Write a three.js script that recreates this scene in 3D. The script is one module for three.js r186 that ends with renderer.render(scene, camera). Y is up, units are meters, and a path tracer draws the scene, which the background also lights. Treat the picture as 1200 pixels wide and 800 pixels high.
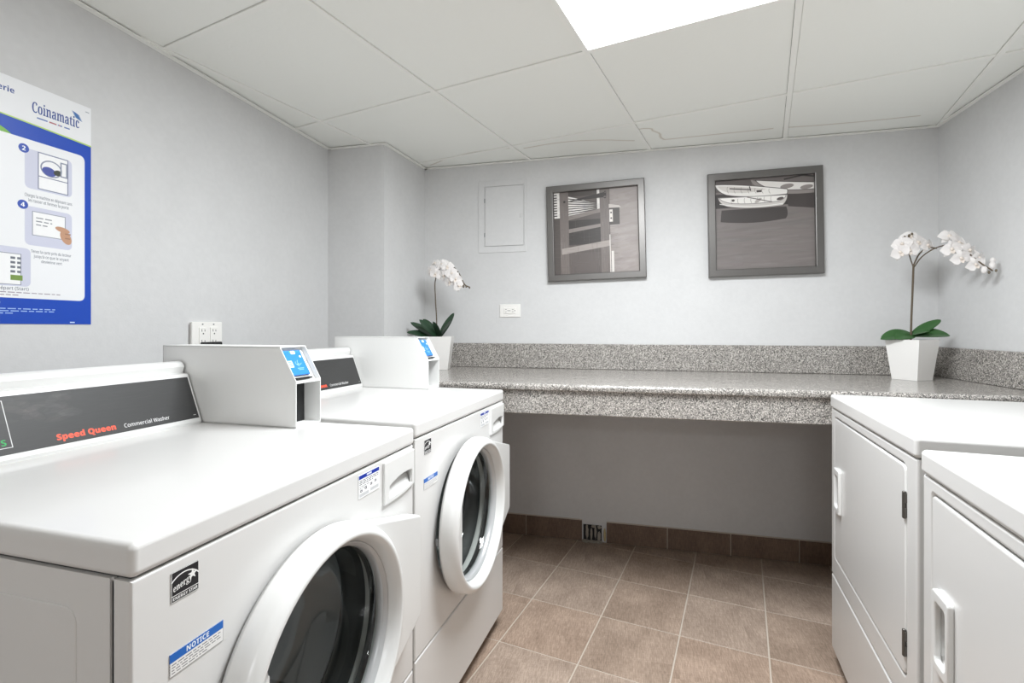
import * as THREE from 'three';
import { RoundedBoxGeometry } from 'three/addons/geometries/RoundedBoxGeometry.js';
import { mergeGeometries, toCreasedNormals } from 'three/addons/utils/BufferGeometryUtils.js';
import { RectAreaLightUniformsLib } from 'three/addons/lights/RectAreaLightUniformsLib.js';

// ------------------------------------------------------------ camera, light, exposure
const scene = new THREE.Scene();
const camera = new THREE.PerspectiveCamera(2 * Math.atan(400 / 580) * 180 / Math.PI, 1.5, 0.02, 30);
camera.position.set(0, 1.13, 0);
camera.rotation.set(0, 13.9 * Math.PI / 180, 0);
camera.setViewOffset(1200, 800, 0, 16, 1200, 800);      // lens shifted a little, verticals stay vertical
camera.updateProjectionMatrix();
const renderer = new THREE.WebGLRenderer({ antialias: true });
renderer.toneMapping = THREE.LinearToneMapping;
renderer.toneMappingExposure = 1.6;
renderer.shadowMap.enabled = true;
RectAreaLightUniformsLib.init();
scene.background = new THREE.Color(0x000000);
const LAMP = 24, LAMP_FAR = 16;                                        // square troffers in the ceiling, one in view, one over the room behind the camera
const LAMP_COLOR = 0xf8fcff;

// ------------------------------------------------------------ helpers
const D2R = Math.PI / 180;
let seed = 7;
const rnd = () => { seed = (seed * 1664525 + 1013904223) >>> 0; return seed / 4294967296; };
const rr = (a, b) => a + (b - a) * rnd();
const used = {};
const numbered = (n) => { const k = used[n] = (used[n] ?? -1) + 1; return k ? n + '_' + String(k).padStart(3, '0') : n; };
function mesh(name, geo, mat, parent) {
  const g = Array.isArray(geo) ? merge(geo) : geo;
  const m = new THREE.Mesh(g, mat);
  m.castShadow = m.receiveShadow = true;
  m.name = parent ? name : numbered(name);
  (parent || scene).add(m);
  return m;
}
function merge(list) {
  return mergeGeometries(list.map((g) => {
    let q = g.index ? g.toNonIndexed() : g;
    for (const k of Object.keys(q.attributes)) if (!['position', 'normal', 'uv'].includes(k)) q.deleteAttribute(k);
    if (!q.attributes.uv) q.setAttribute('uv', new THREE.BufferAttribute(new Float32Array(q.attributes.position.count * 2), 2));
    return q;
  }), false);
}
function group(name, parent) { const g = new THREE.Group(); g.name = parent ? name : numbered(name); (parent || scene).add(g); return g; }
function tag(o, label, category, grp) { o.userData.label = label; o.userData.category = category; if (grp) o.userData.group = grp; return o; }
function struct(o, label, category) { o.userData.kind = 'structure'; o.userData.label = label; o.userData.category = category; return o; }
const bx = (x0, x1, y0, y1, z0, z1) => new THREE.BoxGeometry(x1 - x0, y1 - y0, z1 - z0).translate((x0 + x1) / 2, (y0 + y1) / 2, (z0 + z1) / 2);
const rb = (x0, x1, y0, y1, z0, z1, r = 0.004, s = 3) => new RoundedBoxGeometry(x1 - x0, y1 - y0, z1 - z0, s, r).translate((x0 + x1) / 2, (y0 + y1) / 2, (z0 + z1) / 2);
const cyl = (r, h, seg = 24) => new THREE.CylinderGeometry(r, r, h, seg);
function metreUV(g, sx = 0, sy = 0) {                   // uv in metres, by the main direction of each face
  if (g.index) g = g.toNonIndexed();
  const p = g.attributes.position, uv = new Float32Array(p.count * 2);
  const a = new THREE.Vector3(), b = new THREE.Vector3(), c = new THREE.Vector3();
  for (let i = 0; i < p.count; i += 3) {
    a.fromBufferAttribute(p, i); b.fromBufferAttribute(p, i + 1); c.fromBufferAttribute(p, i + 2);
    const n = b.clone().sub(a).cross(c.clone().sub(a));
    const ax = Math.abs(n.x), ay = Math.abs(n.y), az = Math.abs(n.z);
    [a, b, c].forEach((v, k) => {
      const [s, t] = ay >= ax && ay >= az ? [v.x, -v.z] : ax >= az ? [v.z, v.y] : [v.x, v.y];
      uv[(i + k) * 2] = s + sx; uv[(i + k) * 2 + 1] = t + sy;
    });
  }
  g.setAttribute('uv', new THREE.BufferAttribute(uv, 2));
  return g;
}
function roundRect(x0, x1, y0, y1, r, S = THREE.Shape) {
  const s = new S();
  if (!r) { s.moveTo(x0, y0); s.lineTo(x1, y0); s.lineTo(x1, y1); s.lineTo(x0, y1); s.closePath(); return s; }
  const R = Array.isArray(r) ? r : [r, r, r, r];   // bl br tr tl
  s.moveTo(x0 + R[0], y0); s.lineTo(x1 - R[1], y0); s.absarc(x1 - R[1], y0 + R[1], R[1], -Math.PI / 2, 0, false);
  s.lineTo(x1, y1 - R[2]); s.absarc(x1 - R[2], y1 - R[2], R[2], 0, Math.PI / 2, false);
  s.lineTo(x0 + R[3], y1); s.absarc(x0 + R[3], y1 - R[3], R[3], Math.PI / 2, Math.PI, false);
  s.lineTo(x0, y0 + R[0]); s.absarc(x0 + R[0], y0 + R[0], R[0], Math.PI, Math.PI * 1.5, false);
  return s;
}
function extr(shape, depth, bevel = 0, seg = 2, curve = 24) {   // from z = -depth to z = 0, outline kept
  const g = new THREE.ExtrudeGeometry(shape, { depth: depth - 2 * bevel, bevelEnabled: bevel > 0, bevelSize: bevel, bevelThickness: bevel, bevelOffset: -bevel, bevelSegments: seg, curveSegments: curve });
  return g.translate(0, 0, -depth + bevel);
}
function crease(g, ang) {                                // smooth bevels, flat faces stay flat
  const q = toCreasedNormals(g, ang), p = q.attributes.position, n = q.attributes.normal;
  const a = new THREE.Vector3(), b = new THREE.Vector3(), c = new THREE.Vector3();
  for (let i = 0; i < p.count; i += 3) {
    a.fromBufferAttribute(p, i); b.fromBufferAttribute(p, i + 1); c.fromBufferAttribute(p, i + 2);
    const f = b.sub(a).cross(c.sub(a)).normalize();
    if (Math.max(Math.abs(f.x), Math.abs(f.y), Math.abs(f.z)) > .9998) for (let k = 0; k < 3; k++) n.setXYZ(i + k, f.x, f.y, f.z);
  }
  return q;
}
function lathe(pts, seg = 72) { return new THREE.LatheGeometry(pts.map(([r, h]) => new THREE.Vector2(r, h)), seg); }   // around y
const latheZ = (pts, seg) => lathe(pts, seg).rotateX(Math.PI / 2);   // height along +z
function clip(poly, inside) {                            // half-planes [a, b, c]: a x + b z <= c
  for (const [a, b, c] of inside) {
    const out = [];
    for (let i = 0; i < poly.length; i++) {
      const P = poly[i], Q = poly[(i + 1) % poly.length], dp = a * P[0] + b * P[1] - c, dq = a * Q[0] + b * Q[1] - c;
      if (dp <= 0) out.push(P);
      if (dp * dq < 0) { const t = dp / (dp - dq); out.push([P[0] + t * (Q[0] - P[0]), P[1] + t * (Q[1] - P[1])]); }
    }
    poly = out; if (poly.length < 3) return null;
  }
  let A = 0; for (let i = 0; i < poly.length; i++) { const P = poly[i], Q = poly[(i + 1) % poly.length]; A += P[0] * Q[1] - Q[0] * P[1]; }
  return Math.abs(A) / 2 > 2e-4 ? poly : null;
}
function slab(poly, y0, y1, cham, up) {                  // convex plate; the face at y1 (up) or y0 (down) is chamfered
  let A = 0; for (let i = 0; i < poly.length; i++) { const P = poly[i], Q = poly[(i + 1) % poly.length]; A += P[0] * Q[1] - Q[0] * P[1]; }
  if (A > 0) poly = poly.slice().reverse();
  const cx = poly.reduce((s, p) => s + p[0], 0) / poly.length, cz = poly.reduce((s, p) => s + p[1], 0) / poly.length;
  const inn = poly.map(([x, z]) => { const d = Math.hypot(x - cx, z - cz) || 1; return [x - (x - cx) / d * cham * 1.4, z - (z - cz) / d * cham * 1.4]; });
  const face = up ? y1 : y0, mid = up ? y1 - cham : y0 + cham, back = up ? y0 : y1, pos = [];
  const tri = (a, b, c) => up ? pos.push(...a, ...b, ...c) : pos.push(...a, ...c, ...b);
  const n = poly.length;
  for (let i = 1; i < n - 1; i++) { const [a, b, c] = [0, i, i + 1].map((k) => [inn[k][0], face, inn[k][1]]); tri(a, b, c); }
  for (let i = 0; i < n; i++) {
    const j = (i + 1) % n, a = [poly[i][0], mid, poly[i][1]], b = [poly[j][0], mid, poly[j][1]], ai = [inn[i][0], face, inn[i][1]], bi = [inn[j][0], face, inn[j][1]];
    const ab = [poly[i][0], back, poly[i][1]], bb = [poly[j][0], back, poly[j][1]];
    tri(ai, a, b); tri(ai, b, bi); tri(a, ab, bb); tri(a, bb, b);
  }
  const g = new THREE.BufferGeometry();
  g.setAttribute('position', new THREE.Float32BufferAttribute(pos, 3));
  g.computeVertexNormals();
  return g;
}

// ------------------------------------------------------------ textures
const hash = (x, y, s) => { let h = (x * 374761393 + y * 668265263 + s * 974634777) | 0; h = Math.imul(h ^ (h >>> 13), 1274126177); return ((h ^ (h >>> 16)) >>> 0) / 4294967296; };
function vnoise(x, y, per, s) {                          // value noise, repeats every `per` cells
  const xi = Math.floor(x), yi = Math.floor(y), fx = x - xi, fy = y - yi, m = (v) => ((v % per) + per) % per;
  const u = fx * fx * (3 - 2 * fx), v = fy * fy * (3 - 2 * fy);
  const a = hash(m(xi), m(yi), s), b = hash(m(xi + 1), m(yi), s), c = hash(m(xi), m(yi + 1), s), d = hash(m(xi + 1), m(yi + 1), s);
  return a + (b - a) * u + (c - a) * v + (a - b - c + d) * u * v;
}
function dataTex(n, fn, srgb = true, repeat = 1) {
  const d = new Uint8Array(n * n * 4);
  for (let y = 0; y < n; y++) for (let x = 0; x < n; x++) {
    const c = fn(x / n, y / n, x, y), k = (y * n + x) * 4;
    for (let q = 0; q < 3; q++) d[k + q] = Math.max(0, Math.min(255, Math.round(c[q] ?? c)));
    d[k + 3] = 255;
  }
  const t = new THREE.DataTexture(d, n, n, THREE.RGBAFormat);
  t.wrapS = t.wrapT = THREE.RepeatWrapping; t.magFilter = THREE.LinearFilter; t.minFilter = THREE.LinearMipmapLinearFilter; t.generateMipmaps = true;
  t.repeat.set(repeat, repeat); if (srgb) t.colorSpace = THREE.SRGBColorSpace; t.needsUpdate = true;
  return t;
}
function canvasTex(w, h, draw) {
  const c = document.createElement('canvas'); c.width = w; c.height = h;
  const x = c.getContext('2d'); draw(x, w, h);
  const t = new THREE.CanvasTexture(c); t.colorSpace = THREE.SRGBColorSpace; t.anisotropy = 8;
  return t;
}
const grey3 = (v) => [v, v, v];
const wallBump = dataTex(512, (u, v) => grey3(128 + 70 * (vnoise(u * 160, v * 160, 160, 1) - .5) + 60 * (vnoise(u * 60, v * 60, 60, 2) - .5)), false, 1 / 0.6);
const wallMap = dataTex(256, (u, v) => { const k = 250 + 4 * (vnoise(u * 12, v * 12, 12, 3) - .5) + 4 * (vnoise(u * 90, v * 90, 90, 4) - .5); return [k, k, k]; }, true, 1 / 1.1);
const tileMap = (s) => dataTex(512, (u, v) => {
  const fib = vnoise(u * 256, v * 28, 256, s) - .5, fib2 = vnoise(u * 30, v * 240, 240, s + 1) - .5, big = vnoise(u * 7, v * 5, 35, s + 2) - .5, gr = hash(Math.floor(u * 512), Math.floor(v * 512), s) - .5;
  const k = 34 * fib + 14 * fib2 + 22 * big + 16 * gr;
  const fleck = vnoise(u * 110, v * 110, 110, s + 5) > .93 ? 20 : 0;
  return [168 + k + fleck, 149 + k * .96 + fleck, 134 + k * .93 + fleck];
}, true, 1 / 0.42);
const tileBump = dataTex(256, (u, v) => grey3(128 + 100 * (vnoise(u * 128, v * 20, 128, 8) - .5) + 60 * (vnoise(u * 90, v * 90, 90, 9) - .5)), false, 1 / 0.3);
const graniteMap = dataTex(1024, (u, v) => {
  const a = vnoise(u * 330, v * 330, 330, 21), b = vnoise(u * 240, v * 240, 240, 22), c = vnoise(u * 420, v * 420, 420, 23), d = vnoise(u * 60, v * 60, 60, 24);
  let k = 160 + 24 * (d - .5);
  if (a > .61) k = 218; if (b < .34) k = 110; if (c < .29) k = 52; if (c > .84) k = 240;
  return [k, k * .972, k * .94];
}, true, 1 / 0.62);
const ceilBump = dataTex(256, (u, v) => grey3(200 - (vnoise(u * 120, v * 120, 120, 31) > .82 ? 110 : 0) + 20 * vnoise(u * 60, v * 60, 60, 32)), false, 1 / 0.4);
const ceilMap = canvasTex(1536, 1536, (x, w) => {       // plan of the tile faces, 3.2 m square from x -1.7, z -2.75: old water rings
  x.fillStyle = '#f8f9f4'; x.fillRect(0, 0, w, w);
  const P = ([a, b]) => [(a + 1.7) / 3.2 * w, (b + 2.75) / 3.2 * w];
  const ring = (pts, lw, col) => { x.strokeStyle = col; x.lineWidth = lw; x.beginPath(); pts.forEach((p, i) => { const [a, b] = P(p); i ? x.lineTo(a, b) : x.moveTo(a, b); }); x.stroke(); };
  const arc = (a, b, sag, n = 14) => Array.from({ length: n + 1 }, (_, i) => { const t = i / n; return [a[0] + (b[0] - a[0]) * t + .006 * Math.sin(t * 19), a[1] + (b[1] - a[1]) * t + sag * Math.sin(Math.PI * t)]; });
  for (const [a, b, s] of [[[-1.12, -2.6], [-0.62, -2.45], .05], [[-0.55, -2.47], [0.0, -2.5], .05], [[0.02, -2.36], [0.14, -2.52], .06], [[0.14, -2.52], [0.62, -2.5], .0], [[0.66, -2.5], [1.2, -2.5], -.01]]) {
    ring(arc(a, b, s), 7, 'rgba(222,217,206,0.4)'); ring(arc(a, b, s), 2.5, 'rgba(190,182,168,0.5)');
  }
});

// ------------------------------------------------------------ materials
const M = {
  wall: new THREE.MeshStandardMaterial({ color: 0xdbdbdb, map: wallMap, bumpMap: wallBump, bumpScale: 0.0005, roughness: 0.7 }),
  floor: [51, 61, 71].map((s, i) => new THREE.MeshStandardMaterial({ map: tileMap(s), bumpMap: tileBump, bumpScale: 0.0006, roughness: 0.55, color: [0xffffff, 0xf6f3f0, 0xfffaf6][i] })),
  grout: new THREE.MeshStandardMaterial({ color: 0xcabfb2, roughness: 0.95 }),
  base: [52, 62].map((s) => new THREE.MeshStandardMaterial({ map: tileMap(s), bumpMap: tileBump, bumpScale: 0.0006, roughness: 0.5, color: 0xb0a49c })),
  ceil: new THREE.MeshStandardMaterial({ map: ceilMap, bumpMap: ceilBump, bumpScale: 0.0005, roughness: 0.92 }),
  tee: new THREE.MeshStandardMaterial({ color: 0xfafaf5, roughness: 0.6 }),
  plenum: new THREE.MeshStandardMaterial({ color: 0x6c6a66, roughness: 1 }),
  granite: new THREE.MeshPhysicalMaterial({ map: graniteMap, roughness: 0.22, clearcoat: 0.25, clearcoatRoughness: 0.12 }),
  enamel: new THREE.MeshPhysicalMaterial({ color: 0xdddcda, roughness: 0.32, clearcoat: 0.25, clearcoatRoughness: 0.12 }),
  plastic: new THREE.MeshPhysicalMaterial({ color: 0xe4e4e2, roughness: 0.3, clearcoat: 0.3, clearcoatRoughness: 0.2 }),
  boxmetal: new THREE.MeshStandardMaterial({ color: 0xf0f0ee, roughness: 0.42, metalness: 0.05 }),
  dark: new THREE.MeshStandardMaterial({ color: 0x1d1d1e, roughness: 0.6 }),
  rubber: new THREE.MeshStandardMaterial({ color: 0x3a3b3c, roughness: 0.55 }),
  grey: new THREE.MeshStandardMaterial({ color: 0x8f9193, roughness: 0.35, metalness: 0.5 }),
  trim: new THREE.MeshStandardMaterial({ color: 0xc3c5c6, roughness: 0.3, metalness: 0.25 }),
  hinge: new THREE.MeshStandardMaterial({ color: 0x6b6864, roughness: 0.4, metalness: 0.8 }),
  drum: new THREE.MeshStandardMaterial({ color: 0xd2d4d6, roughness: 0.36, metalness: 0.6 }),
  glass: new THREE.MeshPhysicalMaterial({ color: 0xe6eae8, roughness: 0.02, transmission: 1, thickness: 0, ior: 1.5, clearcoat: 0.0 }),
  frame: new THREE.MeshStandardMaterial({ color: 0x716f6d, roughness: 0.38, metalness: 0.75 }),
  outlet: new THREE.MeshPhysicalMaterial({ color: 0xf4f2ee, roughness: 0.35 }),
  pot: new THREE.MeshPhysicalMaterial({ color: 0xf1efec, roughness: 0.35, clearcoat: 0.3 }),
  leaf: new THREE.MeshPhysicalMaterial({ color: 0x2f5a2a, roughness: 0.4, clearcoat: 0.2 }),
  leafDark: new THREE.MeshPhysicalMaterial({ color: 0x23402a, roughness: 0.45, clearcoat: 0.15 }),
  stem: new THREE.MeshStandardMaterial({ color: 0x5d5142, roughness: 0.7 }),
  petal: new THREE.MeshPhysicalMaterial({ color: 0xf6f2f0, roughness: 0.7, transmission: 0.2, thickness: 0, side: THREE.DoubleSide }),
  lip: new THREE.MeshStandardMaterial({ color: 0xe6dcd2, roughness: 0.6 }),
  bud: new THREE.MeshStandardMaterial({ color: 0x6b6152, roughness: 0.7 }),
  moss: new THREE.MeshStandardMaterial({ color: 0x4a4436, roughness: 1 }),
  mortar: new THREE.MeshStandardMaterial({ color: 0xb3aca2, roughness: 0.95, bumpMap: wallBump, bumpScale: 0.002 }),
  lamp: new THREE.MeshStandardMaterial({ color: 0xffffff, emissive: new THREE.Color(LAMP_COLOR), emissiveIntensity: 1.6, roughness: 0.6 }),
};
const print = (tex, rough = 0.45) => new THREE.MeshStandardMaterial({ map: tex, roughness: rough });

// ------------------------------------------------------------ the room
const XL = -1.525, XR = 1.34, ZB = -2.648, ZF = 3.4, CH = 2.043, WT = 2.2;
struct(mesh('wall_left', metreUV(bx(XL - .1, XL, 0, WT, ZB - .1, ZF + .1)), M.wall), 'smooth pale grey painted wall behind the washers', 'wall');
struct(mesh('wall_right', metreUV(bx(XR, XR + .1, 0, WT, ZB - .1, ZF + .1)), M.wall), 'pale grey painted wall behind the dryers', 'wall');
struct(mesh('wall_back', metreUV(bx(XL, XR, 0, WT, ZB - .1, ZB)), M.wall), 'pale grey painted wall above and below the counter', 'wall');
struct(mesh('wall_front', metreUV(bx(XL, XR, 0, WT, ZF, ZF + .1)), M.wall), 'pale grey painted wall closing the laundry room', 'wall');
{ // column in the corner, its side a little out of square
  const s = new THREE.Shape([[XL, 2.236], [XL, -ZB], [-1.172, -ZB], [-1.209, 2.238]].map(([x, z]) => new THREE.Vector2(x, z)));
  const g = new THREE.ExtrudeGeometry(s, { depth: CH, bevelEnabled: false }).rotateX(-Math.PI / 2);
  struct(mesh('wall_pillar', metreUV(crease(g, .3)), M.wall), 'boxed column in the corner beside the counter', 'wall');
}
{ // floor: grout bed and single tiles
  const fl = group('floor'); struct(fl, 'brown stone tiles laid slantwise with pale grout', 'floor');
  mesh('grout', metreUV(bx(XL - .1, XR + .1, -.06, -.0022, ZB - .1, ZF + .1)), M.grout, fl);
  const O = [-.3558, -2.3295], U = [.2878, .0562], V = [.0591, -.3028], half = .0025;
  const room = [[-1, 0, -XL], [1, 0, XR], [0, -1, -ZB], [0, 1, ZF]];
  for (let i = -6; i < 11; i++) for (let j = -21; j < 4; j++) {
    const lu = half / Math.hypot(...U), lv = half / Math.hypot(...V);
    const c = [[lu, lv], [1 - lu, lv], [1 - lu, 1 - lv], [lu, 1 - lv]].map(([a, b]) => [O[0] + U[0] * (i + a) + V[0] * (j + b), O[1] + U[1] * (i + a) + V[1] * (j + b)]);
    const p = clip(c, room); if (!p) continue;
    mesh('tile', metreUV(slab(p, -.02, 0, .0012, true), rr(0, 1), rr(0, 1)), M.floor[Math.floor(rnd() * 3)], fl);
  }
}
{ // tiled skirting along the back wall, one piece missing
  const b = group('baseboard_back'); struct(b, 'row of dark brown skirting tiles with one missing piece', 'baseboard');
  const cuts = [[-1.17, -.879], [-.875, -.576], [-.572, -.271], [-.142, .161], [.165, .461], [.465, .767], [.771, 1.071], [1.075, XR]];
  cuts.forEach(([a, c], i) => mesh('tile', metreUV(rb(a, c, .003, .108, ZB, ZB + .011, .0015, 1), rr(0, 1), rr(0, 1)), M.base[i % 2], b));
  mesh('grout', [bx(-1.17, -.271, .001, .112, ZB, ZB + .006), bx(-.142, XR, .001, .112, ZB, ZB + .006)], M.grout, b);
  // crumbled adhesive where the piece is gone
  const patch = mesh('adhesive_bed', rb(-.264, -.168, .0, .088, ZB, ZB + .004, .0015, 1), M.dark, b);
  patch.userData.label = 'dark hollow with crumbled mortar ridges';
  const blob = (x, y, r, h, d) => { const g = new THREE.IcosahedronGeometry(1, 2); const p = g.attributes.position; for (let i = 0; i < p.count; i++) { const k = .75 + .5 * hash(Math.round(p.getX(i) * 40), Math.round(p.getY(i) * 40 + p.getZ(i) * 90), Math.round(x * 1000)); p.setXYZ(i, p.getX(i) * r * k + x, p.getY(i) * h * k + y, p.getZ(i) * d * k + ZB + .006); } g.computeVertexNormals(); return g; };
  for (const [x, y, r, h] of [[-.244, .05, .007, .036], [-.222, .04, .006, .03], [-.2, .052, .0055, .034], [-.181, .03, .008, .028], [-.21, .082, .012, .006], [-.18, .08, .01, .008]]) mesh('mortar_ridge', blob(x, y, r, h, .011), M.mortar, b);
  for (const [x, r] of [[-.25, .018], [-.215, .024], [-.18, .016]]) { const g = blob(x, .004, r, .006, .024); mesh('mortar_crumb', g, M.mortar, b); }
  mesh('mortar_edge', blob(-.152, .04, .006, .035, .006), new THREE.MeshStandardMaterial({ color: 0xc9b78c, roughness: .9 }), b);
}
// suspended ceiling: single panels in a tee grid, turned against the walls
const CO = [-.7542, -1.7957], CU = [.5986, .1401], CV = [.1473, -.6296];
const cell = (a, b) => [CO[0] + CU[0] * a + CV[0] * b, CO[1] + CU[1] * a + CV[1] * b];
{
  const ce = group('ceiling'); struct(ce, 'suspended ceiling of white square panels in a slanted tee grid', 'ceiling');
  mesh('plenum_slab', bx(XL - .1, XR + .1, WT, WT + .06, ZB - .1, ZF + .1), M.plenum, ce);
  const room = [[-1, 0, -XL - .001], [1, 0, XR - .001], [0, -1, -ZB - .001], [0, 1, ZF - .001]];
  for (let i = -4; i < 8; i++) for (let j = -10; j < 4; j++) {
    if ((i === 1 && j === -1) || (i === 2 && j === -7)) continue;    // the light sits here
    const a = .0105 / .615, b = .0105 / .6466;
    const p = clip([cell(i + a, j + b), cell(i + 1 - a, j + b), cell(i + 1 - a, j + 1 - b), cell(i + a, j + 1 - b)], room);
    if (!p) continue;
    const g = slab(p, CH + .0035 + rr(0, .0012), CH + .018, .001, false), q = g.attributes.position, uv = new Float32Array(q.count * 2);
    for (let k = 0; k < q.count; k++) { uv[k * 2] = (q.getX(k) + 1.7) / 3.2; uv[k * 2 + 1] = 1 - (q.getZ(k) + 2.75) / 3.2; }
    g.setAttribute('uv', new THREE.BufferAttribute(uv, 2));
    mesh('ceiling_panel', g, M.ceil, ce);
  }
  const strip = (P, Q, w) => { const d = [Q[0] - P[0], Q[1] - P[1]], l = Math.hypot(...d), n = [-d[1] / l * w, d[0] / l * w]; return [[P[0] + n[0], P[1] + n[1]], [Q[0] + n[0], Q[1] + n[1]], [Q[0] - n[0], Q[1] - n[1]], [P[0] - n[0], P[1] - n[1]]]; };
  for (let i = -4; i < 8; i++) { const p = clip(strip(cell(i, -11), cell(i, 4), .0095), room); if (p) mesh('tee_bar', slab(p, CH + .0005, CH + .006, .0006, false), M.tee, ce); }
  for (let j = -10; j < 4; j++) for (let i = -4; i < 8; i++) {
    const a = .0098 / .615; const p = clip(strip(cell(i + a, j), cell(i + 1 - a, j), .0095), room);
    if (p) mesh('cross_tee', slab(p, CH + .0008, CH + .006, .0006, false), M.tee, ce);
  }
  // wall angle all round
  const t = (n, x0, x1, z0, z1) => struct(mesh('trim_' + n, [bx(x0, x1, CH - .003, CH + .0003, z0, z1)], M.tee), 'narrow white wall angle under the ceiling edge', 'trim');
  t(1, XL, XL + .02, ZB + .42, ZF); t(2, XR - .02, XR, ZB, ZF); t(3, -1.17, XR - .02, ZB, ZB + .018);
  const pt = new THREE.Shape([[XL + .02, 2.218], [XL + .02, 2.238], [-1.209, 2.24], [-1.172, -ZB], [-1.154, -ZB], [-1.19, 2.22]].map(([x, z]) => new THREE.Vector2(x, z)));
  struct(mesh('trim_4', new THREE.ExtrudeGeometry(pt, { depth: .003, bevelEnabled: false }).rotateX(-Math.PI / 2).translate(0, CH - .003, 0), M.tee), 'narrow white wall angle round the column', 'trim');
}
// ------------------------------------------------------------ ceiling light (lamp and its light together)
for (const [i, j, power, label] of [[1.5, -.5, LAMP, 'large white recessed ceiling light panel glowing above the space between washers and dryers'], [2.5, -6.5, LAMP_FAR, 'white recessed ceiling light panel over the far end of the room from the counter']]) {
  const L = group('ceiling_light'); tag(L, label, 'ceiling light', 'ceiling light panels');
  const c = cell(i, j); L.position.set(c[0], CH, c[1]); L.rotation.y = -13.17 * D2R;
  const w = .597, d = .629;
  mesh('housing', [bx(-w / 2, w / 2, .05, .06, -d / 2, d / 2), bx(-w / 2, -w / 2 + .008, .006, .06, -d / 2, d / 2), bx(w / 2 - .008, w / 2, .006, .06, -d / 2, d / 2), bx(-w / 2, w / 2, .006, .06, -d / 2, -d / 2 + .008), bx(-w / 2, w / 2, .006, .06, d / 2 - .008, d / 2)], M.tee, L);
  mesh('diffuser', rb(-w / 2 + .002, w / 2 - .002, .0015, .006, -d / 2 + .002, d / 2 - .002, .001, 1), M.lamp, L);
  const a = new THREE.RectAreaLight(LAMP_COLOR, power, w - .02, d - .02);
  a.position.set(c[0], CH - .004, c[1]); a.rotation.order = 'YXZ'; a.rotation.set(-Math.PI / 2, -13.17 * D2R, 0);
  a.name = numbered('ceiling_light_glow'); scene.add(a);
}

// ------------------------------------------------------------ counter
{
  const c = group('countertop'); tag(c, 'long speckled grey laminate counter with backsplash fixed to the back wall', 'countertop');
  const zl = -1.878, zr = -1.932, x0 = -1.165, x1 = XR - .002, T = .912, zb = ZB + .001;
  c.position.set(0, 0, 0);
  const foot = new THREE.Shape([[x0, -zb], [x0, -zl], [x1, -zr], [x1, -zb]].map(([x, z]) => new THREE.Vector2(x, z)));
  const g = extr(foot, .03, .013, 6).rotateX(-Math.PI / 2).translate(0, T, 0);
  mesh('slab', metreUV(crease(g, .5)), M.granite, c);
  const len = Math.hypot(x1 - x0, zr - zl), ang = Math.atan2(-(zr - zl), x1 - x0);
  const ap = rb(0, len - .004, .792, T - .028, -.036, -.014, .004, 3).rotateY(ang).translate(x0 + .002, 0, zl);
  mesh('apron', metreUV(ap, .21, .33), M.granite, c);
  mesh('backsplash', metreUV(rb(x0 + .002, XR - .02, T + .0005, 1.045, zb, zb + .019, .003, 2), .1, .4), M.granite, c);
  mesh('side_splash', metreUV(rb(XR - .021, XR - .002, T + .0005, 1.045, zb, zr, .003, 2), .3, .2), M.granite, c);
}

// ------------------------------------------------------------ printed things
const lines = (x, n, x0, y0, w, lh, col, th) => { x.fillStyle = col; for (let i = 0; i < n; i++) { let p = x0; const end = x0 + w * (i === n - 1 ? .7 : 1); while (p < end) { const l = rr(4, 15) * th / 2; x.fillRect(p, y0 + i * lh, Math.min(l, end - p), th); p += l + th * 1.6; } } };
const energyTex = canvasTex(256, 256, (x) => {
  x.fillStyle = '#f4f4f2'; x.fillRect(0, 0, 256, 256); x.fillStyle = '#17171c'; x.fillRect(4, 4, 248, 196); x.fillRect(4, 206, 248, 46);
  x.strokeStyle = '#f4f4f2'; x.lineWidth = 11; x.beginPath(); x.arc(120, 205, 168, Math.PI * 1.02, Math.PI * 1.86); x.stroke();
  x.fillStyle = '#f4f4f2'; x.beginPath(); for (let i = 0; i < 10; i++) { const r = i % 2 ? 20 : 50, a = -Math.PI / 2 + i * Math.PI / 5; x.lineTo(196 + r * Math.cos(a), 92 + r * Math.sin(a)); } x.fill();
  x.font = 'italic bold 74px serif'; x.save(); x.translate(16, 172); x.rotate(-.2); x.fillText('energy', 0, 0, 180); x.restore();
  x.font = 'bold 36px sans-serif'; x.textAlign = 'center'; x.fillText('ENERGY STAR', 128, 242, 236);
});
const noticeTex = canvasTex(384, 140, (x) => {
  x.fillStyle = '#e9e8e6'; x.fillRect(0, 0, 384, 140); x.strokeStyle = '#8d8d8d'; x.lineWidth = 3; x.strokeRect(1, 1, 382, 138);
  x.fillStyle = '#1763b9'; x.fillRect(0, 0, 384, 54); x.fillStyle = '#f4f6f8'; x.font = 'bold 46px sans-serif'; x.textAlign = 'center'; x.fillText('NOTICE', 192, 44, 230);
  lines(x, 4, 12, 68, 350, 17, '#77777a', 6);
});
const cautionTex = canvasTex(256, 160, (x) => {
  x.fillStyle = '#f4f4f4'; x.fillRect(0, 0, 256, 160); x.fillStyle = '#14329c'; x.fillRect(4, 4, 248, 26);
  x.fillStyle = '#dfe3f5'; x.fillRect(96, 10, 60, 12);
  lines(x, 3, 10, 40, 232, 12, '#55555c', 5); lines(x, 2, 10, 80, 120, 12, '#77777c', 4);
  for (const [a, b] of [[30, 112], [84, 106], [150, 96], [204, 88]]) { x.fillStyle = '#3a3a44'; x.fillRect(a - 12, b - 8, 24, 16); x.fillStyle = '#f4f4f4'; x.fillRect(a - 6, b - 4, 10, 8); }
  x.fillStyle = '#c9cacc'; x.fillRect(10, 130, 110, 22); x.fillRect(140, 124, 104, 22);
});
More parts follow.
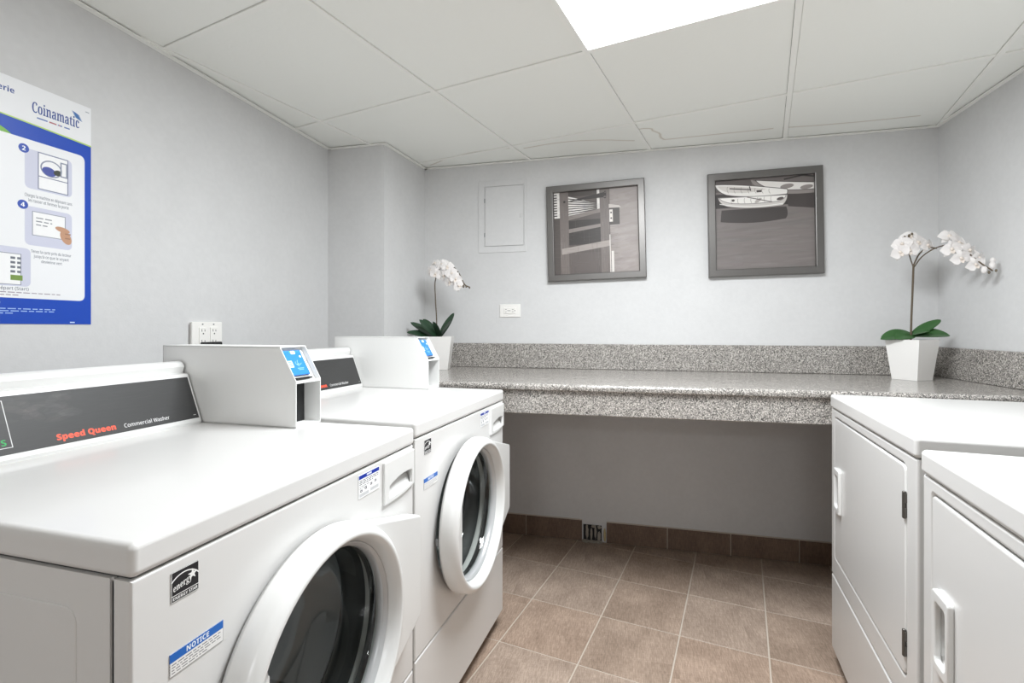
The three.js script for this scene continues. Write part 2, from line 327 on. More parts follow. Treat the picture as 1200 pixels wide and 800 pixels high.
const signTex = canvasTex(256, 288, (x) => {            // blue reader plate; its small code is left out
  x.fillStyle = '#2f86e0'; x.fillRect(0, 0, 256, 288); x.fillStyle = '#56a3ee'; x.fillRect(0, 0, 256, 12);
  x.fillStyle = '#e8f2ea'; x.beginPath(); x.moveTo(96, 0); x.lineTo(190, 0); x.lineTo(172, 46); x.lineTo(116, 46); x.fill(); x.fillStyle = '#6bb06a'; x.fillRect(98, 0, 20, 26); x.fillRect(172, 0, 16, 26);
  x.fillStyle = '#ffffff'; x.beginPath(); x.arc(222, 76, 13, 0, 7); x.fill();
  x.fillStyle = '#dfe9f6'; x.fillRect(18, 118, 62, 78); x.fillStyle = '#7fb2e8'; x.fillRect(26, 128, 46, 12); x.fillRect(26, 150, 46, 10); x.fillRect(26, 172, 46, 12);
  x.strokeStyle = '#a9d0f7'; x.lineWidth = 5; for (const [a, b, r] of [[138, 150, 20], [176, 140, 26], [150, 168, 14]]) { x.beginPath(); x.arc(a, b, r, 0.4, 4.2); x.stroke(); }
  x.fillStyle = '#8cc0f3'; x.fillRect(116, 206, 90, 8); x.fillRect(126, 222, 70, 8);
  x.strokeStyle = '#1d5fae'; x.lineWidth = 6; x.strokeRect(3, 3, 250, 282);
});
const panelTex = canvasTex(2048, 440, (x, w, h) => {    // u 0.012..0.586 by the height of the slope
  x.fillStyle = '#323232'; x.fillRect(0, 0, w, h);
  for (let i = 0; i < 2600; i++) { const v = Math.floor(rr(36, 70)); x.fillStyle = `rgba(${v},${v},${v},0.22)`; x.fillRect(rr(-50, w), rr(0, h), rr(20, 160), rr(1, 2.4)); }
  for (let i = 0; i < 46; i++) { x.fillStyle = `rgba(150,142,138,${rr(.02, .06)})`; x.beginPath(); x.ellipse(rr(650, 1050), rr(20, 230), rr(20, 90), rr(8, 34), rr(-.4, .4), 0, 7); x.fill(); }
  const X = (u) => (u - .012) / .574 * w;
  x.strokeStyle = '#d9d9d9'; x.lineWidth = 5; x.strokeRect(20, 34, X(.2) - 20, 356);
  x.fillStyle = '#17a24d'; x.font = 'bold 62px sans-serif'; x.textAlign = 'right'; x.fillText('S', X(.193), 372);
  x.textAlign = 'left'; x.fillStyle = '#f0573c'; x.font = '900 64px sans-serif'; x.strokeStyle = '#f0573c'; x.lineWidth = 2; x.lineJoin = 'round';
  x.fillText('Speed Queen', X(.27), 402, X(.394) - X(.27)); x.strokeText('Speed Queen', X(.27), 402, X(.394) - X(.27));
  x.fillStyle = '#e6e6e6'; x.font = '50px sans-serif'; x.fillText('Commercial Washer', X(.4), 402, X(.508) - X(.4));
  x.fillRect(X(.572), 402, 26, 4);
});

// ------------------------------------------------------------ washers (local: x along the front, y up, z out of the front)
const WW = .685, WD = .66;
function circleHole(cx, cy, r) { const p = new THREE.Path(); p.absarc(cx, cy, r, 0, Math.PI * 2, true); return p; }
const DC = [.319 - WW / 2, .554];                         // door centre
function sticker(name, tex, u0, u1, y0, y1, parent, label) {
  const s = mesh(name, new THREE.BoxGeometry(u1 - u0, y1 - y0, .0008).translate((u0 + u1) / 2 - WW / 2, (y0 + y1) / 2, .0007), print(tex, .4), parent);
  s.userData.label = label; return s;
}
function hull(r, right, v0, v1) {                        // circle stretched to a straight hinge edge
  const s = new THREE.Shape(), pts = [];
  const tan = (px, py, sgn) => { const d = Math.hypot(px, py), a = Math.atan2(py, px), b = Math.acos(r / d); return a + sgn * b; };
  const a1 = tan(right, v1, 1), a0 = tan(right, v0, -1);
  const n = 64; for (let i = 0; i <= n; i++) { const a = a1 + (a0 + Math.PI * 2 - a1) * i / n; pts.push([r * Math.cos(a), r * Math.sin(a)]); }
  const rc = .012, corner = (P, A, B) => { const q = []; for (let i = 0; i <= 5; i++) { const t = i / 5; q.push([(1 - t) ** 2 * A[0] + 2 * t * (1 - t) * P[0] + t * t * B[0], (1 - t) ** 2 * A[1] + 2 * t * (1 - t) * P[1] + t * t * B[1]]); } return q; };
  const dirTo = (P, Q) => { const l = Math.hypot(Q[0] - P[0], Q[1] - P[1]); return [P[0] + (Q[0] - P[0]) / l * rc, P[1] + (Q[1] - P[1]) / l * rc]; };
  const B = [right, v0], Tt = [right, v1];
  pts.push(...corner(B, dirTo(B, pts[pts.length - 1]), dirTo(B, Tt)), ...corner(Tt, dirTo(Tt, B), dirTo(Tt, pts[0])));
  pts.forEach(([x, y], i) => i ? s.lineTo(x, y) : s.moveTo(x, y)); s.closePath();
  return s;
}
function makeWasher(ajar) {
  const w = group('washing_machine');
  const x0 = -WW / 2, x1 = WW / 2, B = .05, F = .842;
  mesh('cabinet', [bx(x0, x0 + .003, B, F, -WD, -.0325), bx(x1 - .003, x1, B, F, -WD, -.0325), bx(x0, x1, B, F, -WD, -WD + .004), bx(x0, x1, B, B + .004, -WD, -.03), bx(x0 + .003, x1 - .003, F - .004, F, -WD, -.03)], M.enamel, w);
  for (const s of [-1, 1]) { const g = extr(roundRect(-.265, .265, .16, .80, .02), .004, .0018, 2).rotateY(s * Math.PI / 2).translate(s * (WW / 2 + .0015), 0, -.35); mesh('side_emboss', g, M.enamel, w); }
  // front panel with openings for the door and the drawer
  const fp = roundRect(x0, x1, .2905, F, 0); fp.holes.push(circleHole(DC[0], DC[1], .198));
  fp.holes.push(roundRect(.556 - WW / 2, .676 - WW / 2, .745, .8, .004, THREE.Path));
  mesh('front_panel', crease(extr(fp, .029, .004, 3, 64), .6), M.enamel, w);
  mesh('lower_panel', crease(extr(roundRect(x0, x1, B, .2865, 0), .029, .004, 3), .6), M.enamel, w);
  mesh('seam_backing', bx(x0 + .004, x1 - .004, .28, .298, -.028, -.02), M.rubber, w);
  mesh('lid', rb(x0 - .002, x1 + .002, .8445, .885, -WD - .015, .003, .009, 4), M.enamel, w);
  mesh('lid_gasket', bx(x0 + .006, x1 - .006, .8415, .846, -WD, -.008), M.rubber, w);
  for (const sx of [-1, 1]) for (const z of [-.06, -WD + .06]) mesh('foot', [cyl(.022, .012).translate(sx * .28, .006, z), cyl(.009, .05, 12).translate(sx * .28, .03, z)], M.dark, w);
  // detergent drawer
  const dr = new THREE.Shape(); const a = .541 - WW / 2, b = .68 - WW / 2;
  dr.moveTo(a, .742); dr.quadraticCurveTo((a + b) / 2 + .02, .737, b, .752); dr.lineTo(b, .834); dr.lineTo(a, .834); dr.closePath();
  const dh = new THREE.Path(); const h0 = .562 - WW / 2, h1 = .668 - WW / 2;
  dh.moveTo(h0, .753); dh.quadraticCurveTo((h0 + h1) / 2, .749, h1, .757); dh.lineTo(h1, .788); dh.quadraticCurveTo((h0 + h1) / 2, .796, h0, .778); dh.closePath(); dr.holes.push(dh);
  const dg = mesh('detergent_drawer', crease(extr(dr, .008, .0022, 3, 16).translate(0, 0, .0065), .5), M.plastic, w);
  const pk = new THREE.Shape([[-.024, .7495], [.0, .7495], [.0, .754], [-.02, .79], [-.02, .7965], [-.024, .7965]].map(([z, y]) => new THREE.Vector2(z, y)));
  mesh('finger_pocket', new THREE.ExtrudeGeometry(pk, { depth: .116, bevelEnabled: false }).rotateY(-Math.PI / 2).scale(1, 1, 1).translate(.674 - WW / 2, 0, 0), M.plastic, dg);
  // stickers
  sticker('efficiency_sticker', energyTex, .048, .086, .792, .829, w, 'black and white efficiency sticker');
  sticker('notice_sticker', noticeTex, .046, .124, .702, .730, w, 'white sticker with a blue notice bar');
  sticker('caution_sticker', cautionTex, .449, .527, .786, .833, w, 'white sticker with a dark blue top bar');
  // console at the back of the lid
  const pr = new THREE.Shape();                           // profile in (depth, height over lid)
  pr.moveTo(.551, -.001); pr.lineTo(.549, .006); pr.lineTo(.5945, .125); pr.lineTo(.611, .1275); pr.lineTo(.606, .143); pr.quadraticCurveTo(.609, .157, .624, .1575); pr.lineTo(.665, .154); pr.lineTo(.672, .146); pr.lineTo(.672, -.001); pr.closePath();
  const cg = new THREE.ExtrudeGeometry(pr, { depth: .576, bevelEnabled: true, bevelSize: .003, bevelThickness: .003, bevelOffset: -.003, bevelSegments: 2 });
  cg.rotateY(Math.PI / 2).scale(1, 1, 1).translate(x0 + .008, .886, 0);   // depth axis -> -z
  const con = mesh('console', crease(cg, .5), M.plastic, w);
  const th = Math.atan2(.0455, .119), sl = Math.hypot(.0455, .119) - .018;
  const pg = new THREE.BoxGeometry(.568, sl, .002).rotateX(-th).translate((.012 + .580) / 2 + x0 + .001, .886 + .0655, -.5722);
  mesh('control_panel', pg, print(panelTex, .5), con).userData.label = 'dark grey panel with orange and white lettering';
  // tub, drum and gasket behind the opening
  mesh('door_gasket', latheZ([[.198, -.002], [.202, -.03], [.194, -.05], [.186, -.06], [.188, -.075], [.196, -.085], [.21, -.09]], 64).translate(DC[0], DC[1], 0), M.rubber, w);
  const drum = mesh('drum', latheZ([[.2, -.088], [.222, -.1], [.236, -.115], [.236, -.36], [.22, -.385], [.1, -.395], [0, -.375]], 72).translate(DC[0], DC[1], 0), M.drum, w);
  for (let k = 0; k < 3; k++) { const an = k * Math.PI * 2 / 3 + .5; mesh('baffle', rb(-.028, .028, -.236, -.18, -.35, -.12, .02, 3).rotateZ(an).translate(DC[0], DC[1], 0), M.grey, drum); }
  // door: hinged at its straight edge
  const door = group('door', w); const hx = .64 - WW / 2; door.position.set(hx, DC[1], .004); door.rotation.y = ajar;
  const ox = DC[0] - hx;
  const R = .219, right = .65 - WW / 2 - DC[0];
  const back = hull(R, right, -.1, .133); back.holes.push(circleHole(0, 0, .2));
  const plate = extr(back, .036, .005, 4, 48).translate(ox, 0, .036);
  const ring = latheZ([[.19, .002], [.223, .002], [.2255, .01], [.2255, .026], [.224, .038], [.22, .047], [.213, .0535], [.207, .055], [.2025, .0525], [.197, .043], [.192, .03], [.19, .012]], 96).translate(ox, 0, 0);
  mesh('door_frame', [crease(plate, .6), ring], M.plastic, door);
  mesh('trim_ring', latheZ([[.191, .028], [.188, .029], [.186, .022], [.183, .0225], [.181, .012], [.183, .004]], 96).translate(ox, 0, 0), M.trim, door);
  mesh('glass', latheZ([[.183, .012], [.177, .002], [.171, -.03], [.163, -.06], [.156, -.072], [.14, -.082], [.13, -.094], [.1, -.104], [.06, -.11], [.03, -.112], [0, -.113]], 96).translate(ox, 0, 0), M.glass, door);
  mesh('seal_ring', latheZ([[.182, .001], [.217, .002], [.218, -.002], [.194, -.003], [.184, -.012]], 72).translate(ox, 0, 0), M.rubber, door);
  const sg = new THREE.Shape(), ca = Math.acos(.163 / .193); sg.absarc(0, 0, .193, Math.PI - ca, Math.PI + ca, false); sg.closePath();
  mesh('handle', crease(extr(sg, .03, .004, 3, 24).translate(ox, -.012, .044), .5), M.plastic, door);
  mesh('latch', rb(ox - .216, ox - .198, -.02, .0, -.012, .004, .002, 1), M.grey, door);
  return w;
}
// card reader housing: bent sheet metal, open in front (local: x across, z out, origin on the lid)
function makeReader() {
  const r = group('card_reader_housing'), w = .093, d = .42, t = .0022;
  const side = new THREE.Shape([[0, 0], [0, .114], [-.047, .197], [-d, .197], [-d, 0]].map(([z, y]) => new THREE.Vector2(z, y)));
  const sideG = (x) => new THREE.ExtrudeGeometry(side, { depth: t, bevelEnabled: false }).rotateY(-Math.PI / 2).translate(x, 0, 0);
  const fold = (a, b, th) => { const dz = b[0] - a[0], dy = b[1] - a[1], l = Math.hypot(dz, dy); return new THREE.BoxGeometry(w - .001, th, l).rotateX(-Math.atan2(dy, dz)).translate(0, (a[1] + b[1]) / 2, (a[0] + b[0]) / 2); };
  mesh('shell', [sideG(-w / 2 + t), sideG(w / 2), bx(-w / 2, w / 2, .1955, .1985, -d, -.046), bx(-w / 2, w / 2, 0, .197, -d, -d + t), bx(-w / 2, w / 2, .0005, .003, -d, 0)].map((g) => g), M.boxmetal, r);
  mesh('shelf_lip', [bx(-w / 2 + .001, w / 2 - .001, .108, .1145, -.012, .0005), fold([-.012, .1115], [-.03, .1115], .002)], M.plastic, r);
  const sign = mesh('reader_sign', new THREE.BoxGeometry(.066, .07, .004), print(signTex, .35), r);
  sign.rotation.x = -Math.atan2(.047, .083); sign.position.set(-.006, .156, -.035); sign.userData.label = 'bright blue printed reader plate';
  mesh('sign_backing', new THREE.BoxGeometry(w - .006, .094, .003).rotateX(-Math.atan2(.047, .083)).translate(0, .1535, -.0395), M.boxmetal, r);
  mesh('card_slot', rb(-.032, .026, .1165, .1205, -.02, -.008, .001, 1), M.dark, r);
  mesh('reader_face', bx(-w / 2 + t + .001, w / 2 - t - .001, .003, .108, -.052, -.048), M.dark, r);
  mesh('lock_knob', cyl(.007, .012, 16).rotateX(Math.PI / 2).translate(-.012, .014, -.04), M.grey, r);
  return r;
}
const WASH = [
  { p: [-.553, -.44], a: 2.0, lift: 0, ajar: 0, l: 'white front-load washer with its round door shut, standing away from the counter', r: 'white metal card reader box beside the wall outlet, with a blue sign' },
  { p: [-.529, -1.135], a: 3.6, lift: .0105, ajar: 1.3 * D2R, l: 'white front-load washer beside the counter, round door slightly ajar', r: 'white metal card reader box in front of the orchid, with a blue sign' },
];
for (const q of WASH) {
  const a = q.a * D2R, e = [Math.sin(a), -Math.cos(a)], n = [Math.cos(a), Math.sin(a)];
  const w = makeWasher(q.ajar);
  const at = (u, z) => [q.p[0] + e[0] * u + n[0] * z, q.p[1] + e[1] * u + n[1] * z];
  const [cx, cz] = at(WW / 2, 0); w.position.set(cx, q.lift, cz); w.rotation.y = Math.PI / 2 - a;
  tag(w, q.l, 'washer', 'front-load washers');
  const r = makeReader(); const [rx, rz] = at(.6385, -.266); r.position.set(rx, .8853 + q.lift, rz); r.rotation.y = Math.PI / 2 - a;
  tag(r, q.r, 'card reader', 'card reader boxes on the washers');
}

// ------------------------------------------------------------ dryers (local: x runs along the front, z out of the front)
const DW = .708, DD = .655;
function makeDryer() {
  const d = group('clothes_dryer'), x0 = -DW / 2, x1 = DW / 2, B = .052, F = .858;
  mesh('cabinet', rb(x0, x1, B, F, -DD, -.02, .004, 2), M.enamel, d);
  const fp = roundRect(x0, x1, .3035, F, 0); fp.holes.push(roundRect(x0 + .04, x1 - .056, .37, .834, [.008, .02, .02, .008], THREE.Path));
  mesh('front_panel', crease(extr(fp, .022, .005, 4, 20), .6), M.enamel, d);
  mesh('lower_panel', crease(extr(roundRect(x0, x1, B, .299, 0), .022, .005, 4), .6), M.enamel, d);
  const dsh = roundRect(x0 + .0435, x1 - .0595, .3735, .8305, [.006, .018, .018, .006]);
  const hx0 = x0 + .07, hx1 = x0 + .128; dsh.holes.push(roundRect(hx0 + .008, hx1 - .008, .552, .662, .01, THREE.Path));
  const door = mesh('door', crease(extr(dsh, .016, .004, 4, 20).translate(0, 0, .001), .6), M.enamel, d);
  const hs = roundRect(hx0 - .004, hx1 + .006, .536, .676, [.012, .006, .006, .012]); hs.holes.push(roundRect(hx0 + .012, hx1 - .006, .554, .656, .008, THREE.Path));
  mesh('handle', [crease(extr(hs, .011, .004, 3, 16).translate(0, 0, .011), .5), bx(hx0, hx1, .545, .668, -.017, -.014)], M.plastic, door);
  for (const y of [.445, .745]) mesh('hinge', [rb(x1 - .066, x1 - .058, y - .03, y + .03, -.002, .006, .003, 2), bx(x1 - .06, x1 - .0545, y - .026, y - .006, -.002, .0035), bx(x1 - .06, x1 - .0545, y + .006, y + .026, -.002, .0035)], M.hinge, d);
  mesh('lid', rb(x0 - .002, x1 + .002, .8605, .905, -DD - .005, .004, .009, 4), M.enamel, d);
  mesh('lid_gasket', bx(x0 + .005, x1 - .005, .857, .863, -DD + .01, -.01), M.rubber, d);
  for (const sx of [-1, 1]) for (const z of [-.06, -DD + .06]) mesh('foot', [cyl(.022, .012).translate(sx * .29, .006, z), cyl(.009, .05, 12).translate(sx * .29, .03, z)], M.dark, d);
  return d;
}
for (const [P, a0, lift, lab, u] of [
  [[.565, -1.19], 6.9, 0, 'white clothes dryer standing up against the counter, door hinges showing', DW / 2],
  [[.532, -1.1], 8.0, -.005, 'white clothes dryer at the other end of the pair, away from the counter', -DW / 2]]) {
  const a = a0 * D2R, e = [Math.sin(a), -Math.cos(a)];
  const d = makeDryer(); d.position.set(P[0] + e[0] * u, lift, P[1] + e[1] * u); d.rotation.y = -(Math.PI / 2 + a);
  tag(d, lab, 'dryer', 'clothes dryers along the right wall');
}

// ------------------------------------------------------------ framed pictures
const grain = (x, w, h, n, lo, hi, al) => { for (let i = 0; i < n; i++) { const v = Math.floor(rr(lo, hi)); x.fillStyle = `rgba(${v},${v - 4},${v - 6},${al})`; x.fillRect(rr(-20, w), rr(0, h), rr(10, 70), rr(1, 3)); } };
const pierTex = canvasTex(512, 512, (x, w, h) => {      // wooden pier posts over hazy water, black and white
  x.fillStyle = '#9a918d'; x.fillRect(0, 0, w, h);
  for (let i = 0; i < 60; i++) { x.fillStyle = `rgba(${i % 3 ? 190 : 120},${i % 3 ? 182 : 112},${i % 3 ? 178 : 108},.12)`; x.beginPath(); x.ellipse(rr(330, 520), rr(0, 512), rr(20, 90), rr(6, 24), -.15, 0, 7); x.fill(); }
  x.fillStyle = '#5d5552'; x.fillRect(0, 0, 345, 512);
  grain(x, 345, h, 500, 66, 112, .3);
  x.fillStyle = '#57504d'; x.fillRect(0, 0, 44, 512); x.fillStyle = '#e6e2de'; x.fillRect(8, 0, 34, 160); x.fillStyle = '#3f3a38'; for (let k = 0; k < 9; k++) x.fillRect(4, 14 + k * 16, 22, 7);
  x.fillStyle = '#4c4542'; x.fillRect(90, 0, 205, 34);
  x.fillStyle = '#efece8'; x.beginPath(); x.moveTo(92, 30); x.lineTo(280, 86); x.lineTo(280, 118); x.lineTo(92, 152); x.fill();
  x.strokeStyle = '#4a4340'; x.lineWidth = 6; for (let k = 0; k < 7; k++) { x.beginPath(); x.moveTo(92, 44 + k * 16); x.lineTo(280, 84 + k * 6); x.stroke(); }
  x.fillStyle = '#ece8e4'; x.fillRect(270, 0, 16, 120);
  x.fillStyle = '#8a817d'; x.beginPath(); x.moveTo(88, 152); x.lineTo(300, 116); x.lineTo(300, 140); x.lineTo(88, 178); x.fill();
  x.fillStyle = '#3b3634'; x.fillRect(92, 180, 200, 150); grain(x, 292, 330, 160, 50, 92, .25);
  x.fillStyle = '#8d8581'; x.beginPath(); x.moveTo(92, 232); x.lineTo(292, 210); x.lineTo(292, 230); x.lineTo(92, 256); x.fill();
  for (const px of [42, 288]) { x.fillStyle = '#766d69'; x.fillRect(px, 0, 54, 512); for (let i = 0; i < 80; i++) { const v = Math.floor(rr(80, 150)); x.fillStyle = `rgba(${v},${v - 6},${v - 8},.4)`; x.fillRect(px + rr(0, 50), rr(0, 512), rr(1, 4), rr(10, 70)); } }
  x.fillStyle = '#a69d98'; x.beginPath(); x.moveTo(50, 350); x.lineTo(345, 312); x.lineTo(345, 348); x.lineTo(50, 386); x.fill();
  x.fillStyle = '#625a57'; x.fillRect(94, 380, 190, 132); grain(x, 345, 512, 220, 84, 130, .22);
  for (let i = 0; i < 26; i++) { x.strokeStyle = `rgba(${i % 2 ? 40 : 150},${i % 2 ? 36 : 144},${i % 2 ? 34 : 140},.28)`; x.lineWidth = 1.5; const a = rr(92, 280), b = rr(180, 500); x.beginPath(); x.moveTo(a, b); x.lineTo(a + rr(-3, 3), b + rr(20, 80)); x.stroke(); }
  x.fillStyle = '#3a3533'; x.beginPath(); x.arc(72, 62, 7, 0, 7); x.arc(318, 52, 8, 0, 7); x.arc(320, 20, 6, 0, 7); x.fill();
  x.fillStyle = '#dcd7d2'; x.fillRect(340, 280, 5, 232); x.fillRect(350, 380, 14, 132);
  x.fillStyle = '#4a4441'; x.fillRect(340, 118, 62, 104); x.fillStyle = '#e6e0db'; x.fillRect(342, 130, 20, 74); x.fillStyle = '#4a4441'; x.fillRect(348, 144, 9, 9); x.fillRect(348, 178, 9, 9);
  x.fillStyle = '#c9c2bd'; x.beginPath(); x.moveTo(340, 96); x.lineTo(400, 108); x.lineTo(412, 122); x.lineTo(340, 120); x.fill();
});
const boatTex = canvasTex(512, 512, (x, w, h) => {      // moored rowing boats seen from above, black and white
  x.fillStyle = '#7a7371'; x.fillRect(0, 0, w, h);
  for (let i = 0; i < 260; i++) { const v = Math.floor(rr(96, 150)); x.fillStyle = `rgba(${v},${v - 5},${v - 6},.14)`; x.beginPath(); x.ellipse(rr(0, 512), rr(180, 512), rr(20, 120), rr(2, 10), rr(-.1, .06), 0, 7); x.fill(); }
  x.scale(1, 1.14);
  x.fillStyle = '#5b5452'; x.fillRect(0, 0, 512, 60); x.fillStyle = '#3a3534'; x.fillRect(0, 70, 512, 70);
  x.fillStyle = '#474140'; x.beginPath(); x.moveTo(360, 60); x.lineTo(512, 80); x.lineTo(512, 166); x.lineTo(380, 150); x.fill();
  x.fillStyle = '#45403f'; x.beginPath(); x.moveTo(36, 150); x.lineTo(370, 150); x.quadraticCurveTo(385, 190, 366, 208); x.quadraticCurveTo(200, 232, 30, 208); x.fill();
  const boat = (pts, col, rim) => { x.fillStyle = col; x.beginPath(); pts.forEach((p, i) => i ? x.quadraticCurveTo(...p) : x.moveTo(...p)); x.closePath(); x.fill(); if (rim) { x.strokeStyle = rim; x.lineWidth = 3; x.stroke(); } };
  x.fillStyle = '#6b6462'; x.fillRect(196, 0, 316, 40);
  boat([[190, 6], [300, 60, 512, 70], [512, 92, 512, 92], [380, 96, 300, 78], [200, 50, 190, 6]], '#8d8683');
  boat([[215, 12], [360, 30, 512, 42], [512, 62, 512, 74], [380, 76, 300, 60], [240, 44, 215, 12]], '#e5e1dd', '#4a4443');
  x.fillStyle = '#8f8784'; x.beginPath(); x.ellipse(375, 52, 34, 11, -.1, 0, 7); x.ellipse(472, 62, 32, 10, -.1, 0, 7); x.fill(); x.strokeStyle = '#2f2b2a'; x.lineWidth = 7; x.beginPath(); x.moveTo(360, 18); x.lineTo(512, -4); x.stroke(); x.beginPath(); x.moveTo(430, 2); x.lineTo(512, 14); x.stroke();
  boat([[2, 20], [120, 22, 376, 66], [380, 80, 374, 90], [150, 98, 60, 74], [10, 54, 2, 20]], '#eeebe7', '#4c4645');
  boat([[18, 28], [120, 34, 270, 58], [180, 80, 70, 62], [30, 50, 18, 28]], '#d5d0cb');
  x.strokeStyle = '#3a3534'; x.lineWidth = 5; x.beginPath(); x.moveTo(80, 44); x.lineTo(186, 56); x.moveTo(184, 40); x.lineTo(190, 62); x.stroke(); x.fillStyle = '#4a4443'; x.fillRect(220, 62, 26, 10);
  boat([[18, 86], [150, 92, 376, 92], [380, 116, 352, 144], [180, 158, 70, 134], [24, 120, 18, 86]], '#cfcac6', '#5b5553');
  boat([[24, 88], [150, 90, 370, 94], [364, 116, 330, 122], [170, 132, 80, 116], [34, 104, 24, 88]], '#f2efeb', '#8c8684');
  x.strokeStyle = 'rgba(120,112,108,.7)'; x.lineWidth = 2; for (let i = 0; i < 7; i++) { x.beginPath(); x.moveTo(90 + i * 34, 96); x.quadraticCurveTo(84 + i * 34, 108, 92 + i * 34, 122); x.stroke(); x.beginPath(); x.moveTo(70 + i * 36, 34 + i * 4); x.quadraticCurveTo(62 + i * 36, 50 + i * 3, 74 + i * 36, 66 + i * 2.6); x.stroke(); }
  x.strokeStyle = '#f6f4f1'; x.lineWidth = 3; x.beginPath(); x.moveTo(26, 118); x.quadraticCurveTo(180, 152, 354, 134); x.stroke();
  x.fillStyle = '#b9b3af'; x.beginPath(); x.ellipse(228, 112, 20, 8, -.5, 0, 7); x.fill(); x.strokeStyle = '#6a6361'; x.lineWidth = 4; x.beginPath(); x.moveTo(170, 92); x.lineTo(300, 124); x.stroke(); x.fillStyle = '#57504e'; x.beginPath(); x.ellipse(340, 110, 18, 7, -.2, 0, 7); x.ellipse(98, 104, 8, 6, 0, 0, 7); x.fill();
});
function picture(tex, cx, cy, size, rot, label) {
  const p = group('framed_picture'); tag(p, label, 'picture', 'framed photographs on the back wall');
  p.position.set(cx, cy, ZB + .001); p.rotation.z = rot;
  const S = size / 2, s = roundRect(-S, S, -S, S, 0); s.holes.push(roundRect(-S + .036, S - .036, -S + .036, S - .036, 0, THREE.Path));
  mesh('frame', crease(extr(s, .03, .004, 2, 2).translate(0, 0, .03), .3), M.frame, p);
  mesh('photo_print', new THREE.BoxGeometry(size - .066, size - .066, .004).translate(0, 0, .012), print(tex, .42), p);
}
picture(pierTex, -.2, 1.637, .51, 1.4 * D2R, 'square grey metal frame holding a photograph of wooden pier posts');
picture(boatTex, .612, 1.64, .512, .8 * D2R, 'square grey metal frame holding a photograph of moored rowing boats');

// ------------------------------------------------------------ access panel, outlets
{
  const a = group('access_panel'); tag(a, 'small painted access hatch set in the wall above the sideways outlet', 'access panel');
  a.position.set(-.711, 1.747, ZB);
  const f = roundRect(-.137, .137, -.2, .2, 0); f.holes.push(roundRect(-.101, .125, -.166, .168, 0, THREE.Path));
  mesh('frame', metreUV(extr(f, .004, .0015, 2, 2).translate(0, 0, .004)), M.wall, a);
  mesh('door', metreUV(extr(roundRect(-.098, .122, -.163, .165, .003), .006, .0015, 2, 4).translate(0, 0, .006)), M.wall, a);
  for (const y of [-.1, .09]) mesh('hinge', cyl(.003, .022, 10).translate(-.1, y, .005), M.grey, a);
  mesh('latch', rb(.1, .112, -.012, .012, .005, .009, .002, 2), M.wall, a);
}
function duplex(parent, cx, cy, z, vertical) {           // one receptacle with two sockets
  const r = group('receptacle', parent);
  const put = (g) => (vertical ? g : g.rotateZ(Math.PI / 2)).translate(cx, cy, z);
  mesh('face', put(rb(-.0165, .0165, -.034, .034, 0, .0035, .0015, 2)), M.outlet, r);
  for (const s of [-1, 1]) { const o = s * .0195; mesh('slot', [put(bx(-.0072, -.0052, o - .001, o + .008, .003, .0038)), put(bx(.0052, .0072, o - .001, o + .007, .003, .0038)), put(cyl(.0026, .0008, 12).rotateX(Math.PI / 2).translate(0, o - .0085, .0034))], M.dark, r); }
  return r;
}
{
  const o = group('wall_outlet'); tag(o, 'white sideways wall outlet on the back wall above the backsplash', 'outlet');
  o.position.set(-.665, 1.2245, ZB);
  mesh('cover_plate', rb(-.0585, .0585, -.0355, .0355, 0, .006, .003, 3), M.outlet, o);
  duplex(o, 0, 0, .006, false);
  mesh('screw', cyl(.003, .001, 12).rotateX(Math.PI / 2).translate(0, 0, .0098), M.grey, o);
}
{
  const o = group('wall_outlet'); tag(o, 'white double wall outlet above the card reader box on the poster wall', 'outlet');
  o.position.set(XL, 1.092, -1.482); o.rotation.y = Math.PI / 2;
  mesh('back_box', rb(-.06, .06, -.06, .058, 0, .012, .002, 1), M.outlet, o);
  mesh('cover_plate', rb(-.0655, .0655, -.062, .0595, .012, .018, .003, 3), M.outlet, o);
  duplex(o, -.022, .006, .018, true); duplex(o, .026, .006, .018, true);
  for (const x of [-.022, .026]) for (const y of [-.045, .051]) mesh('screw', cyl(.003, .001, 12).rotateX(Math.PI / 2).translate(x, y, .0184), M.grey, o);
  const p = group('power_plug'); tag(p, 'flat black power plug pushed into the double wall outlet', 'plug');
  p.position.set(XL + .0222, 1.079, -1.475); p.rotation.y = Math.PI / 2;
  mesh('plug_body', [rb(-.03, .052, -.016, .0, .0, .018, .004, 3)], M.dark, p);
  const cord = new THREE.CatmullRomCurve3([[0.01, -.014, .01], [.012, -.06, .016], [.01, -.15, .01], [0.0, -.3, .012], [-.01, -.6, .02]].map((v) => new THREE.Vector3(...v)));
  mesh('cord', new THREE.TubeGeometry(cord, 30, .004, 8), M.dark, p);
}

